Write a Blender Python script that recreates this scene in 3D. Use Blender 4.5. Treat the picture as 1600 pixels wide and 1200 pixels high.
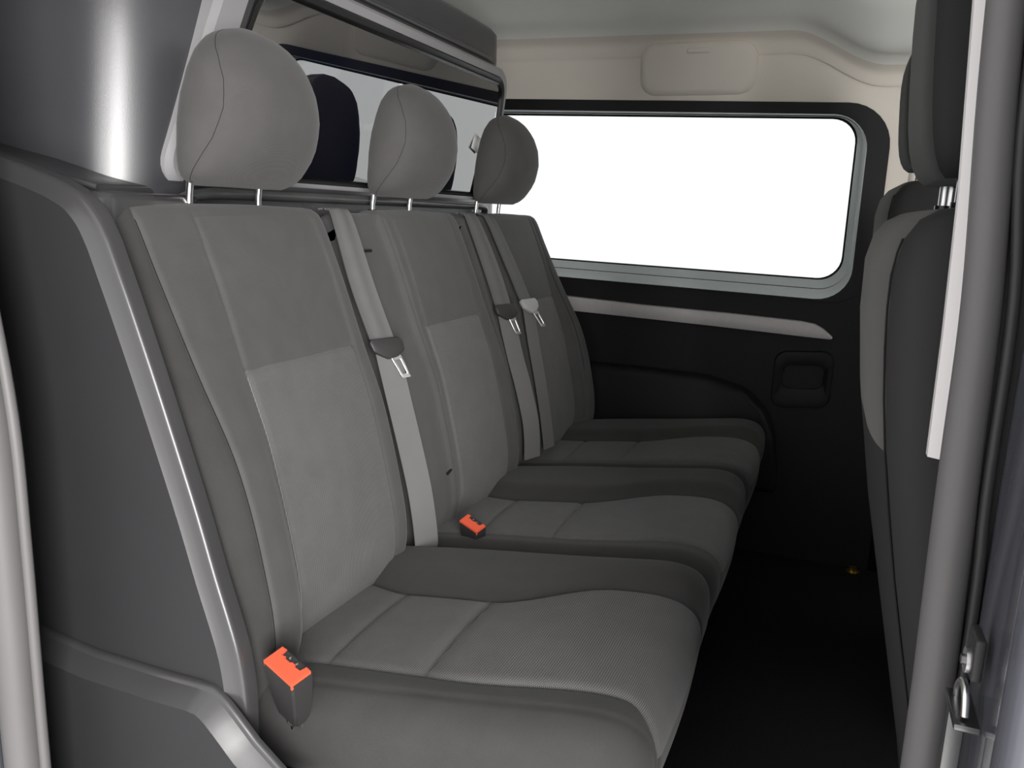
import bpy, bmesh, math, random
from mathutils import Vector, Matrix
for o in list(bpy.data.objects): bpy.data.objects.remove(o)
S = bpy.context.scene; COL = S.collection
random.seed(4)
PI = math.pi

# ------------------------------------------------------------------ camera, sky, exposure
cd = bpy.data.cameras.new('camera'); cam = bpy.data.objects.new('camera', cd); COL.objects.link(cam)
cd.sensor_width = 36; cd.sensor_fit = 'HORIZONTAL'; cd.lens = 1270/1600*36; cd.clip_start = .01
R_ = Vector((.92972039, .36667843, .0341602)); U_ = Vector((-.10626559, .17830637, .97822005)); B_ = Vector((.35260121, -.91310118, .20474037))
cam.matrix_world = Matrix(((R_.x, U_.x, B_.x, 0), (R_.y, U_.y, B_.y, 0), (R_.z, U_.z, B_.z, 1.02), (0, 0, 0, 1)))
S.camera = cam
w = bpy.data.worlds.new('studio_white'); S.world = w; w.use_nodes = True
w.node_tree.nodes['Background'].inputs[0].default_value = (1, .995, .99, 1)
w.node_tree.nodes['Background'].inputs[1].default_value = 1.45
S.view_settings.view_transform = 'Standard'; S.view_settings.look = 'None'
S.view_settings.gamma = 1; S.view_settings.use_curve_mapping = False
S.view_settings.exposure = 0.0
ld = bpy.data.lights.new('added_area_light', 'AREA'); ld.shape = 'RECTANGLE'; ld.size = 1.0; ld.size_y = 2.0; ld.energy = 185; ld.color = (1, .985, .97)  # added area lamp, out of view, to brighten the bench through the door
lo_ = bpy.data.objects.new('added_area_light', ld); COL.objects.link(lo_); lo_.location = (1.38, -1.7, 1.12)
lo_.rotation_euler = (Vector((-.7, 1.5, .8))-lo_.location).to_track_quat('-Z', 'Y').to_euler()

# ------------------------------------------------------------------ materials
def newmat(name):
    m = bpy.data.materials.new(name); m.use_nodes = True
    return m, m.node_tree, m.node_tree.nodes, m.node_tree.links, m.node_tree.nodes['Principled BSDF']
def plain(name, col, rough=.5, metal=0, spec=.5, noise=0, nscale=60, bump=0, bscale=600, coat=0):
    m, nt, N, L, b = newmat(name)
    b.inputs['Roughness'].default_value = rough; b.inputs['Metallic'].default_value = metal
    b.inputs['Specular IOR Level'].default_value = spec; b.inputs['Coat Weight'].default_value = coat
    b.inputs['Base Color'].default_value = (*col, 1)
    tc = N.new('ShaderNodeTexCoord')
    if noise:
        n = N.new('ShaderNodeTexNoise'); n.inputs['Scale'].default_value = nscale; n.inputs['Detail'].default_value = 4
        L.new(tc.outputs['Object'], n.inputs['Vector'])
        r = N.new('ShaderNodeMapRange'); r.inputs[3].default_value = 1-noise; r.inputs[4].default_value = 1+noise
        L.new(n.outputs['Fac'], r.inputs[0])
        mx = N.new('ShaderNodeVectorMath'); mx.operation = 'SCALE'; mx.inputs[0].default_value = col
        L.new(r.outputs[0], mx.inputs['Scale']); L.new(mx.outputs[0], b.inputs['Base Color'])
    if bump:
        n2 = N.new('ShaderNodeTexNoise'); n2.inputs['Scale'].default_value = bscale; n2.inputs['Detail'].default_value = 2
        L.new(tc.outputs['Object'], n2.inputs['Vector'])
        bp = N.new('ShaderNodeBump'); bp.inputs['Strength'].default_value = bump; bp.inputs['Distance'].default_value = .001
        L.new(n2.outputs['Fac'], bp.inputs['Height']); L.new(bp.outputs[0], b.inputs['Normal'])
    return m
def fabric(name, c0, c1, period, lo=.1, hi=.8, bump=.3):
    """woven cloth: small dots on a diagonal lattice (y against x+z, so it runs on over backs and cushions)"""
    m, nt, N, L, b = newmat(name)
    b.inputs['Roughness'].default_value = .95; b.inputs['Specular IOR Level'].default_value = .12
    b.inputs['Sheen Weight'].default_value = .12; b.inputs['Sheen Roughness'].default_value = .5
    tc = N.new('ShaderNodeTexCoord'); sp = N.new('ShaderNodeSeparateXYZ'); L.new(tc.outputs['Object'], sp.inputs[0])
    def mth(op, a, bb=None):
        q = N.new('ShaderNodeMath'); q.operation = op
        for i, v in enumerate((a, bb)):
            if v is None: continue
            if isinstance(v, (int, float)): q.inputs[i].default_value = v
            else: L.new(v, q.inputs[i])
        return q.outputs[0]
    k = 2*PI/period
    u = mth('MULTIPLY', mth('ADD', sp.outputs['Y'], mth('MULTIPLY', sp.outputs['X'], .8)), k); v = mth('MULTIPLY', mth('SUBTRACT', sp.outputs['Z'], mth('MULTIPLY', sp.outputs['X'], .94)), k*.8)
    s1 = mth('SINE', mth('ADD', u, v)); s2 = mth('SINE', mth('SUBTRACT', u, v))
    d = mth('MULTIPLY', s1, s2)
    r = N.new('ShaderNodeMapRange'); r.inputs[1].default_value = lo; r.inputs[2].default_value = hi; L.new(d, r.inputs[0])
    nz = N.new('ShaderNodeTexNoise'); nz.inputs['Scale'].default_value = 25; nz.inputs['Detail'].default_value = 5; L.new(tc.outputs['Object'], nz.inputs['Vector'])
    mx = N.new('ShaderNodeMix'); mx.data_type = 'RGBA'; L.new(r.outputs[0], mx.inputs[0])
    mx.inputs[6].default_value = (*c0, 1); mx.inputs[7].default_value = (*c1, 1)
    sc = N.new('ShaderNodeMapRange'); sc.inputs[3].default_value = .86; sc.inputs[4].default_value = 1.14; L.new(nz.outputs['Fac'], sc.inputs[0])
    vm = N.new('ShaderNodeVectorMath'); vm.operation = 'SCALE'; L.new(mx.outputs[2], vm.inputs[0]); L.new(sc.outputs[0], vm.inputs['Scale'])
    L.new(vm.outputs[0], b.inputs['Base Color'])
    bp = N.new('ShaderNodeBump'); bp.inputs['Strength'].default_value = bump; bp.inputs['Distance'].default_value = .0006
    L.new(d, bp.inputs['Height']); L.new(bp.outputs[0], b.inputs['Normal'])
    return m
def clear_glass(name, tint, ior):
    m, nt, N, L, b = newmat(name); N.remove(b); out = N['Material Output']
    t = N.new('ShaderNodeBsdfTransparent'); t.inputs[0].default_value = (*tint, 1)
    g = N.new('ShaderNodeBsdfGlossy'); g.inputs['Roughness'].default_value = .01
    fr = N.new('ShaderNodeFresnel'); fr.inputs[0].default_value = ior
    mx = N.new('ShaderNodeMixShader'); L.new(fr.outputs[0], mx.inputs[0]); L.new(t.outputs[0], mx.inputs[1]); L.new(g.outputs[0], mx.inputs[2])
    L.new(mx.outputs[0], out.inputs[0]); return m
MT = dict(
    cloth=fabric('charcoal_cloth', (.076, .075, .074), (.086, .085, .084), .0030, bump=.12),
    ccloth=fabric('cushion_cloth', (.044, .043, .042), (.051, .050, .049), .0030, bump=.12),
    insert=fabric('dotted_insert_cloth', (.078, .077, .076), (.225, .221, .218), .0042, lo=.05, hi=.75, bump=.35),
    hcloth=fabric('headrest_cloth', (.076, .073, .072), (.086, .083, .082), .0030, bump=.12),
    fcloth=fabric('front_seat_cloth_lit', (.075, .073, .068), (.086, .083, .078), .0030, bump=.15),  # lightened: far window light on the seat rear is put into the colour
    fhead=fabric('front_headrest_cloth', (.040, .039, .038), (.047, .046, .045), .0030, bump=.12),
    fback=plain('front_seat_vinyl_side_shade', (.032, .031, .031), .75, spec=.2, bump=.2),  # pocket vinyl; on the seat sides its dark colour holds the pillar's shade
    seam=plain('seam_thread', (.018, .018, .018), .8, spec=.1),
    stitch=plain('pale_stitch', (.22, .215, .21), .8, spec=.1),
    bulk=plain('bulkhead_plastic', (.046, .045, .050), .31, spec=1.0, noise=.06, nscale=9, bump=.08, bscale=900),
    frame=plain('frame_plastic_lit', (.31, .305, .31), .36, spec=.5, bump=.05),  # pale base: light reflected by the frame is put into its colour
    panel=plain('side_panel_plastic', (.026, .026, .0275), .5, spec=.3, noise=.06, nscale=14, bump=.1, bscale=1200),
    edge=plain('side_panel_plastic_lit', (.046, .045, .046), .27, spec=.6, bump=.04, bscale=1200),  # panel plastic lightened: light on bevel and ledge is put into the colour
    black=plain('black_plastic', (.012, .0115, .012), .55, spec=.25, bump=.1),
    gloss=plain('gloss_black', (.008, .008, .008), .25, spec=.5),
    gasket=plain('rubber_gasket', (.03, .03, .03), .45, spec=.4),
    seal=plain('grey_rubber_seal', (.125, .12, .12), .5, spec=.4, noise=.08, nscale=12, bump=.1, bscale=500),
    reveal=plain('window_reveal_grey', (.70, .76, .76), .45, spec=.4),
    beige=plain('headliner_beige', (.74, .69, .62), .9, spec=.1, noise=.05, nscale=7, bump=.15, bscale=1500),
    liner=plain('headliner_grey', (.86, .87, .83), .9, spec=.1, noise=.04, nscale=7, bump=.15, bscale=1500),
    strip=plain('silver_trim', (.60, .56, .57), .38, spec=.5, noise=.08, nscale=80),
    pale=plain('pale_trim', (.72, .69, .69), .5, spec=.3),
    belt=plain('belt_webbing', (.150, .148, .146), .62, spec=.35, noise=.05, nscale=30),
    beltu=plain('belt_webbing_folded', (.112, .111, .110), .66, spec=.3, noise=.08, nscale=50),
    beltd=plain('belt_webbing_dark', (.05, .05, .05), .7, spec=.25),
    metal=plain('bright_metal', (.80, .80, .79), .28, metal=1),
    steel=plain('dark_steel', (.20, .20, .20), .3, metal=1),
    rail=plain('satin_black_rail', (.07, .07, .07), .3, spec=.6),
    red=plain('orange_red_button', (.78, .115, .055), .42, spec=.4),
    tongue=plain('tongue_plastic', (.035, .034, .034), .45, spec=.4),
    tongueg=plain('tongue_plastic_pale', (.36, .36, .35), .4, spec=.5),
    carpet=plain('floor_carpet', (.030, .029, .029), 1, spec=.02, noise=.3, nscale=300, bump=.6, bscale=900),
    paint=plain('slate_paint', (.115, .118, .140), .22, spec=.5, coat=.7),
    paintd=plain('jamb_paint', (.10, .10, .115), .4, spec=.5),
    brass=plain('brass', (.55, .42, .13), .35, metal=1),
    mirror=plain('tinted_pane', (.004, .0048, .011), .012, spec=.5),
    paper=plain('white_label', (.92, .92, .90), .35),
    ground=plain('studio_floor', (.80, .80, .79), .8, noise=.03, nscale=2),
    tyre=plain('underbody', (.02, .02, .02), .9),
)
MT['mirror'].node_tree.nodes['Principled BSDF'].inputs['IOR'].default_value = 3.6
MT['glass'] = clear_glass('window_glass', (.87, .885, .885), 1.45)

# ------------------------------------------------------------------ helpers
def tag(o, label, cat=None, group=None, kind=None):
    o['label'] = label
    if cat: o['category'] = cat
    if group: o['group'] = group
    if kind: o['kind'] = kind
    return o
def struct(o, label=None):
    o['kind'] = 'structure'
    if label: o['label'] = label
    return o
def empty(name, loc=(0, 0, 0)):
    o = bpy.data.objects.new(name, None); COL.objects.link(o); o.location = loc; o.empty_display_size = .05
    return o
def link(name, me, mat, parent=None, smooth=True):
    if mat: me.materials.append(MT[mat])
    if smooth:
        for p in me.polygons: p.use_smooth = True
    o = bpy.data.objects.new(name, me); COL.objects.link(o)
    if parent is not None:
        o.parent = parent; bpy.context.view_layer.update(); o.matrix_parent_inverse = parent.matrix_world.inverted()
    return o
def mesh(name, V, F, mat, parent=None, smooth=True, angle=None):
    me = bpy.data.meshes.new(name); me.from_pydata([tuple(v) for v in V], [], F); me.validate()
    bm = bmesh.new(); bm.from_mesh(me); bmesh.ops.remove_doubles(bm, verts=bm.verts, dist=1e-6)
    loose = [v for v in bm.verts if not v.link_faces]
    bmesh.ops.delete(bm, geom=loose, context='VERTS')
    if angle is not None: finish(bm, angle)
    bm.to_mesh(me); bm.free()
    return link(name, me, mat, parent, smooth)
def finish(bm, angle):
    for e in bm.edges:
        if len(e.link_faces) == 2 and e.calc_face_angle(0) > math.radians(angle): e.smooth = False
def bmobj(name, bm, mat, parent=None, angle=35, smooth=True):
    bmesh.ops.recalc_face_normals(bm, faces=bm.faces)
    finish(bm, angle)
    me = bpy.data.meshes.new(name); bm.to_mesh(me); bm.free()
    return link(name, me, mat, parent, smooth)
def box_bm(c, s, r=0, seg=3, rot=None):
    bm = bmesh.new(); bmesh.ops.create_cube(bm, size=1)
    for v in bm.verts: v.co = Vector((v.co.x*s[0], v.co.y*s[1], v.co.z*s[2]))
    if r: bmesh.ops.bevel(bm, geom=list(bm.edges)+list(bm.verts), offset=r, segments=seg, affect='EDGES', profile=.5)
    if rot: bmesh.ops.transform(bm, matrix=rot.to_4x4(), verts=bm.verts)
    bmesh.ops.translate(bm, vec=Vector(c), verts=bm.verts)
    return bm
def box(name, c, s, mat, parent=None, r=0, seg=3, rot=None, angle=50):
    return bmobj(name, box_bm(c, s, r, seg, rot), mat, parent, angle)
def box2(name, lo, hi, mat, parent=None, r=0, seg=3):
    return box(name, [(a+b)/2 for a, b in zip(lo, hi)], [b-a for a, b in zip(lo, hi)], mat, parent, r, seg)
def loft(name, rings, mat, parent=None, closed=True, cap=(True, True), angle=40):
    n = len(rings[0]); V = [p for r in rings for p in r]; F = []
    for i in range(len(rings)-1):
        for j in range(n if closed else n-1):
            k = (j+1) % n; F.append((i*n+j, i*n+k, (i+1)*n+k, (i+1)*n+j))
    if cap[0]: F.append(tuple(range(n))[::-1])
    if cap[1]: F.append(tuple((len(rings)-1)*n+j for j in range(n)))
    bm = bmesh.new(); vs = [bm.verts.new(v) for v in V]
    for f in F:
        try: bm.faces.new([vs[i] for i in f])
        except ValueError: pass
    bmesh.ops.remove_doubles(bm, verts=bm.verts, dist=1e-6)
    return bmobj(name, bm, mat, parent, angle)
def cr(pts, n=8):
    """Catmull-Rom through points (tuples of any length)"""
    P = [pts[0]]+list(pts)+[pts[-1]]; out = []
    for i in range(1, len(P)-2):
        a, b, c, d = P[i-1:i+3]
        for k in range(n):
            t = k/n
            out.append(tuple(.5*((2*b[j])+(-a[j]+c[j])*t+(2*a[j]-5*b[j]+4*c[j]-d[j])*t*t+(-a[j]+3*b[j]-3*c[j]+d[j])*t**3) for j in range(len(b))))
    out.append(tuple(pts[-1])); return out
def interp(pts, x):
    if x <= pts[0][0]: return pts[0][1]
    for (a, b), (c, d) in zip(pts, pts[1:]):
        if x <= c: return b+(d-b)*(x-a)/(c-a)
    return pts[-1][1]
def tube(name, pts, rad, mat, parent=None, seg=10, n=6, cap=True, squash=None):
    P = [Vector(p) for p in cr([tuple(q) for q in pts], n)]; rings = []
    up = None
    for i, p in enumerate(P):
        t = (P[min(i+1, len(P)-1)]-P[max(i-1, 0)]).normalized()
        if up is None: up = Vector((0, 0, 1)) if abs(t.z) < .8 else Vector((1, 0, 0))
        s = t.cross(up).normalized(); u = s.cross(t).normalized(); up = u
        f = i/(len(P)-1); r = interp(rad, f) if isinstance(rad, list) else rad
        rings.append([p+s*math.cos(2*PI*k/seg)*r*(squash or 1)+u*math.sin(2*PI*k/seg)*r for k in range(seg)])
    return loft(name, rings, mat, parent, True, (cap, cap), 60)
def ribbon(name, pts, wdir, width, th, mat, parent=None, n=8, crease=0, twist=False):
    """flat webbing along a path, with real thickness"""
    P = [Vector(p) for p in cr([tuple(q) for q in pts], n)]; rings = []
    for i, p in enumerate(P):
        f = i/(len(P)-1); wd = (Vector((0, 1, 0)).lerp(Vector(wdir), sstep(.25, .8, f)) if twist else Vector(wdir)).normalized()
        t = (P[min(i+1, len(P)-1)]-P[max(i-1, 0)]).normalized(); nn = wd.cross(t).normalized()
        if nn.x < 0: nn = -nn
        r = []
        K = 8
        for k in range(K+1):
            a = -1+2*k/K; r.append(p+wd*a*width/2+nn*(th/2+crease*math.cos(a*PI*1.5)))
        for k in range(K, -1, -1):
            a = -1+2*k/K; r.append(p+wd*a*width/2+nn*(-th/2+crease*math.cos(a*PI*1.5)))
        rings.append(r)
    return loft(name, rings, mat, parent, True, (True, True), 50)
def prism(name, outline, axis, a, b, mat, parent=None, r=0, seg=2):
    """outline in the two other axes, extruded along axis from a to b, rounded edges"""
    def P(u, v, wv): return {0: (wv, u, v), 1: (u, wv, v), 2: (u, v, wv)}[axis]
    bm = bmesh.new(); va = [bm.verts.new(P(u, v, a)) for u, v in outline]; vb = [bm.verts.new(P(u, v, b)) for u, v in outline]; n = len(outline)
    bm.faces.new(va); bm.faces.new(vb[::-1])
    for i in range(n): bm.faces.new((va[i], va[(i+1) % n], vb[(i+1) % n], vb[i]))
    bmesh.ops.recalc_face_normals(bm, faces=bm.faces)
    if r: bmesh.ops.bevel(bm, geom=list(bm.edges), offset=r, segments=seg, affect='EDGES', profile=.5)
    return bmobj(name, bm, mat, parent, 40)
def rrect(x0, x1, z0, z1, r, nc=8, ne=6):
    """rounded rectangle loop (x,z), matched point counts so loops can be bridged"""
    out = []
    cs = [(x1-r, z0+r, -PI/2), (x1-r, z1-r, 0), (x0+r, z1-r, PI/2), (x0+r, z0+r, PI)]
    for i, (cx, cz, a0) in enumerate(cs):
        for k in range(nc+1):
            a = a0+PI/2*k/nc; out.append((cx+r*math.cos(a), cz+r*math.sin(a)))
        nx = cs[(i+1) % 4]; p = out[-1]; q = (nx[0]+r*math.cos(nx[2]), nx[1]+r*math.sin(nx[2]))
        for k in range(1, ne): out.append((p[0]+(q[0]-p[0])*k/ne, p[1]+(q[1]-p[1])*k/ne))
    return out
def gauss(d, s): return math.exp(-(d/s)**2)
def sstep(a, b, x):
    t = max(0, min(1, (x-a)/(b-a))); return t*t*(3-2*t)

# ------------------------------------------------------------------ the setting: van body shell
FZ = .10                      # cabin floor
WY = 2.29                     # inner face of the far side
DY = .56                      # plane of the open sliding door
struct(box2('floor', (-1.5, .50, FZ-.05), (1.9, 2.45, FZ), 'carpet'), 'black carpeted cabin floor')
struct(box2('ground', (-14, -14, -.52), (14, 16, -.48), 'ground'), 'pale studio floor around the van')

# far side: one window opening bridged to the wall
def shear(loop, k, x0=-.45): return [(x, z-k*(x-x0)) for x, z in loop]
L0 = shear(rrect(-1.22, .094, .838, 1.328, .105), .026)
L1 = shear(rrect(-1.18, .046, .838, 1.303, .085), .024)
L2 = shear(rrect(-1.15, .022, .884, 1.300, .060), .020)
OUT = [(min(max(x*1.0 if abs(z-1.08) < .3 else x, -1.5), .15), z) for x, z in L0]
def outer_match(loop, x0, x1, z0, z1, cx, cz):
    o = []
    for x, z in loop:
        dx, dz = x-cx, z-cz; ts = []
        if dx > 1e-9: ts.append((x1-cx)/dx)
        if dx < -1e-9: ts.append((x0-cx)/dx)
        if dz > 1e-9: ts.append((z1-cz)/dz)
        if dz < -1e-9: ts.append((z0-cz)/dz)
        t = min(ts); o.append((cx+dx*t, cz+dz*t))
    return o
OUT = outer_match(L0, -1.5, .40, FZ-.25, 1.40, -.55, 1.08)
OUT = [(min(x, .172), z) for x, z in OUT]
def band(la, ya, lb, yb, steps=1, profile=None):
    n = len(la); V = []; F = []
    for s in range(steps+1):
        t = s/steps
        for (ax, az), (bx, bz) in zip(la, lb):
            y = ya+(yb-ya)*(profile(t) if profile else t)
            V.append((ax+(bx-ax)*t, y, az+(bz-az)*t))
    for s in range(steps):
        for i in range(n):
            j = (i+1) % n; F.append((s*n+i, s*n+j, (s+1)*n+j, (s+1)*n+i))
    return V, F
V, F = band(OUT, WY, L0, WY)
lowF = [f for f in F if sum(V[i][2] for i in f)/4 < .95]; upF = [f for f in F if f not in lowF]
wf = struct(mesh('wall_far', V, lowF, 'black', smooth=False), 'black moulded lower side trim under the far window')
# pad-like bulge of the lower trim (armrest shelf) and its pocket
hump = [(-.78, .30), (-.78, .60), (-.50, .605), (-.30, .60), (-.19, .575), (-.13, .52), (-.10, .45), (-.08, .30)]
prism('armrest_moulding', hump, 1, 2.215, WY+.01, 'black', wf, r=.018, seg=3)
pk = loft('pocket_frame', [[(x, y, z+.08*(x+.05)) for x, z in rrect(a, b, c, d, r)] for a, b, c, d, r, y in
     [(-.125, .030, .530, .690, .03, WY+.01), (-.120, .026, .534, .686, .03, WY-.012), (-.108, .016, .548, .672, .026, WY-.015), (-.098, .006, .585, .650, .02, WY-.008), (-.094, .002, .589, .646, .02, WY+.03)]], 'black', wf, cap=(False, True))
upt = struct(mesh('trim_1', V, upF, 'beige', smooth=False), 'beige upper trim around the far side window')
# upper trim rises and curves into the roof lining
def cz(x): return 1.498-.012*(x+.5)-.085*sstep(-.16, .07, x)
def cove_prof(x): 
    c = cz(x); return [(WY, 1.37), (WY-.002, (1.37+c)/2), (WY-.007, c-.050), (WY-.020, c-.022), (WY-.046, c-.006)]
def ceil_prof(x):
    c = cz(x); return [(WY-.046, c-.006), (WY-.062, c+.001), (WY-.085, c+.008), (WY-.13, c+.018), (WY-.22, c+.042+(1.498-c)*.3), (WY-.40, 1.575), (1.55, 1.60), (1.0, 1.60), (.75, 1.58), (.56, 1.53), (.48, 1.42)]
def sweep_x(name, pf, mat, parent=None, th=.03):
    xs = [-1.5, -1.0, -.6, -.3]+[-.16+.02*k for k in range(13)]+[.2, .5, 1.9]; rings = []
    for x in xs:
        P = cr(pf(x), 5); rings.append([(x, y, z) for y, z in P]+[(x, y, z+th) for y, z in P][::-1])
    return loft(name, rings, mat, parent, True, (True, True), 45)
sweep_x('cove', cove_prof, 'beige', upt)
struct(sweep_x('ceiling', ceil_prof, 'liner'), 'pale grey moulded roof lining')
# cover lid moulded in the cove
rlid = Matrix.Rotation(math.radians(9), 3, 'X')
lid = loft('lid', [[(x, y+(z-1.40)*-.22, z) for x, z in rrect(a, b, c, d, r)] for a, b, c, d, r, y in
    [(-.545, -.232, 1.340, 1.476, .045, WY+.015), (-.540, -.237, 1.343, 1.473, .045, WY-.010), (-.530, -.247, 1.35, 1.464, .04, WY-.019), (-.518, -.259, 1.36, 1.454, .035, WY-.021)]], 'beige', upt)
box('tab', (-.385, WY-.030, 1.452), (.062, .012, .014), 'beige', lid, r=.005)
# far window: black surround, grey reveal, pane
w1 = struct(empty('window_1', (-.5, WY, .84)), 'wide far side window with black surround, white outside')
def bandobj(name, la, ya, lb, yb, mat, parent, steps=1, profile=None):
    V, F = band(la, ya, lb, yb, steps, profile); return mesh(name, V, F, mat, parent, True, 40)
bandobj('surround', [(x+.004*(1 if x > -.5 else -1), z+.004*(1 if z > 1.08 else -1)) for x, z in L0], WY-.006, L1, WY-.004, 'black', w1)
bandobj('surround_edge', L0, WY+.004, [(x+.004*(1 if x > -.5 else -1), z+.004*(1 if z > 1.08 else -1)) for x, z in L0], WY-.006, 'black', w1)
LM = [((a+c)/2+.003, (b+d)/2) for (a, b), (c, d) in zip(L1, L2)]
bandobj('reveal', L1, WY-.004, LM, WY+.022, 'reveal', w1, 4, lambda t: t*t)
LS = [(x*.997, 1.08+(z-1.08)*.99) for x, z in LM]
bandobj('reveal', LS, WY+.024, L2, WY+.045, 'reveal', w1, 3)
bandobj('gasket', [(x-.0, z) for x, z in LM], WY+.022, LS, WY+.026, 'gasket', w1)
L3 = [(-.55+(x+.55)*.992, 1.08+(z-1.08)*.978) for x, z in L2]
bandobj('gasket', L2, WY+.044, L3, WY+.047, 'gloss', w1)
loft('pane', [[(x, WY+.050, z) for x, z in L2], [(x, WY+.054, z) for x, z in L2]], 'glass', w1)
# silver trim strip
st = [(-.80, .795), (-.497, .781), (-.25, .775), (-.067, .768), (-.03, .763), (-.008, .752), (.018, .731), (.014, .726), (-.03, .727), (-.315, .738), (-.80, .752)]
tag(prism('trim_strip', st, 1, WY-.022, WY+.004, 'strip', None, r=.003, seg=2), 'long silver trim strip tapering to a point on black panel below far window', 'trim strip')
# outer skin of the far side and its front door opening
ff = struct(box2('wall_right', (.15, WY+.003, FZ), (1.9, WY+.06, .93), 'black'), 'far front door below its window')
box2('pillar', (.15, WY-.004, .93), (.175, WY+.06, 1.50), 'beige', ff)
box2('header', (.15, WY, 1.34), (1.9, WY+.06, 1.56), 'beige', ff)
box2('pillar', (1.25, WY, .93), (1.9, WY+.06, 1.40), 'black', ff)
loft('pane', [[(.17, y, .92), (1.26, y, .92), (1.26, y, 1.36), (.17, y, 1.36)] for y in (WY+.03, WY+.034)], 'glass', ff)
fw = struct(box2('wall_front', (1.84, .5, FZ), (1.9, 2.35, .98), 'black'), 'black bulk of the dashboard and front end')
box2('dashboard', (1.35, .6, .55), (1.84, 2.28, .93), 'black', fw, r=.06)

# rear bulkhead: moulded wall wrapping round at both sides
bpath = [(-1.5, .72), (-1.30, .755), (-1.10, .795), (-.985, .833), (-.936, .862), (-.905, .898), (-.889, .937), (-.881, .99), (-.879, 1.08), (-.878, 1.3), (-.876, 1.7), (-.878, 2.02), (-.884, 2.09), (-.905, 2.125), (-.95, 2.15), (-1.05, 2.17), (-1.5, 2.19)]
BP = cr(bpath, 6)
GY0, GY1, GZ0, GZ1 = .955, 2.075, 1.052, 1.352
def bx(y):
    best = None
    for (x0, y0), (x1, y1) in zip(BP, BP[1:]):
        if x0 > -1.06 and y0 <= y <= y1: return x0+(x1-x0)*(y-y0)/max(1e-6, y1-y0)
    return -.90
zs = [.30, .6, .9, 1.0, GZ0, 1.10, 1.15, 1.20, 1.25, 1.30, GZ1, 1.40, 1.45, 1.475, 1.488, 1.492]
V = []; F = []
ys = [p[1] for p in BP]
for z in zs:
    k = max(0, z-1.47)/.022
    for x, y in BP: V.append((x-.02*k*k, y+.10*(z-1.05)*sstep(1.15, .95, y), z))
n = len(BP)
def inwin(i, zi):
    yy = (BP[i][1]+BP[i+1][1])/2; zz = (zs[zi]+zs[zi+1])/2
    return BP[i][0] > -.93 and BP[i+1][0] > -.93 and 1.0 <= yy <= 2.0 and GZ0 <= zz <= GZ1
for zi in range(len(zs)-1):
    for i in range(n-1):
        if inwin(i, zi): continue
        F.append((zi*n+i, zi*n+i+1, (zi+1)*n+i+1, (zi+1)*n+i))
# top cap back to a rear edge
tb = len(V); V += [(-1.5, .69, 1.492), (-1.5, 2.19, 1.492)]
F.append(tuple((len(zs)-1)*n+i for i in range(n))+(tb+1, tb))
wb = struct(mesh('wall_rear', V, F, 'bulk', None, True, 50), 'glossy dark grey moulded bulkhead behind the rear bench')
struct(box2('wall_cargo', (-1.60, .5, FZ), (-1.5, 2.45, 1.62), 'black'), 'dark cargo side behind the bulkhead')
# bulkhead window
w2 = struct(empty('window_2', (-.87, 1.5, 1.05)), 'dark tinted bulkhead window mirroring headrests and far window')
def wl(y0t, y0b, y1, z0, z1, r):
    lp = rrect(0, 1, 0, 1, .001); out = []
    W = y1-y0b
    lp = rrect(y0b, y1, z0, z1, r, 8, 8)
    return [(y+(y0t-y0b)*max(0, (z-z0)/(z1-z0))*max(0, 1-(y-y0b)/.5), z) for y, z in lp]
def ring(loop, x, off=0): return [(bx(y)+x, y, z) for y, z in loop]
A = wl(1.028, .903, 2.098, 1.040, 1.385, .05); Bq = wl(1.040, .914, 2.092, 1.048, 1.378, .048)
Cq = wl(1.085, .968, 2.082, 1.060, 1.364, .045); Dq = wl(1.092, .975, 2.078, 1.064, 1.360, .042)
Eq = wl(1.102, .985, 2.072, 1.068, 1.352, .04); Gq = wl(1.112, .995, 2.066, 1.072, 1.344, .036)
XG = -.874
def ringc(loop, x): return [(x+(z-1.2)*.12, y, z) for y, z in loop]
def rb(loop, dx): return [(-.878+dx+(z-1.2)*.12, y, z) for y, z in loop]
fr = loft('window_frame', [rb(A, -.03), rb(A, .004), rb(Bq, .010), rb(Cq, .008), rb(Cq, -.02)], 'frame', w2, cap=(False, False), angle=25)
loft('gasket', [rb(Cq, -.01), rb(Cq, .006), rb(Dq, .011), rb(Eq, .004)], 'gasket', w2, cap=(False, False), angle=25)
loft('gasket', [rb(Eq, -.01), rb(Eq, .005), rb([((a+c)/2, (b+d)/2) for (a, b), (c, d) in zip(Eq, Gq)], .009), rb(Gq, .004), rb(Gq, -.02)], 'gloss', w2, cap=(False, False), angle=25)
loft('pane', [ringc(Eq, XG-.006), ringc(Eq, XG)], 'mirror', w2, angle=20)
# side rib under the roof on the bulkhead
box2('top_ledge', (-1.2, .95, 1.40), (-.868, 2.06, 1.415), 'bulk', wb, r=.006)

# near side of the body: pillars, header, sill, outer skin
wn = struct(empty('wall_near', (-1.0, .5, FZ)), 'rear pillar of the open sliding door with its seal')
wp = struct(empty('trim_2', (.3, .5, FZ)), 'painted front pillar of the open sliding door with its seal')
wr = struct(empty('roof', (0, 1.4, 1.64)), 'painted roof skin and door header')
bpy.context.view_layer.update()
prism('rear_pillar', [(-1.6, .40), (-.86, .40), (-.812, .42), (-.802, .47), (-.806, .55), (-.83, .565), (-1.0, .575), (-1.6, .58)], 2, -.3, 1.62, 'paint', wn, r=.008)
box2('door_header', (-1.6, .42, 1.40), (1.9, .50, 1.66), 'paint', wr, r=.02)
struct(box2('sill', (-1.6, .42, -.2), (1.9, .495, FZ-.02), 'paint', None, r=.02), 'painted door sill')
box2('roof_skin', (-1.6, .42, 1.64), (1.9, 2.40, 1.68), 'paint', wr)
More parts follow.
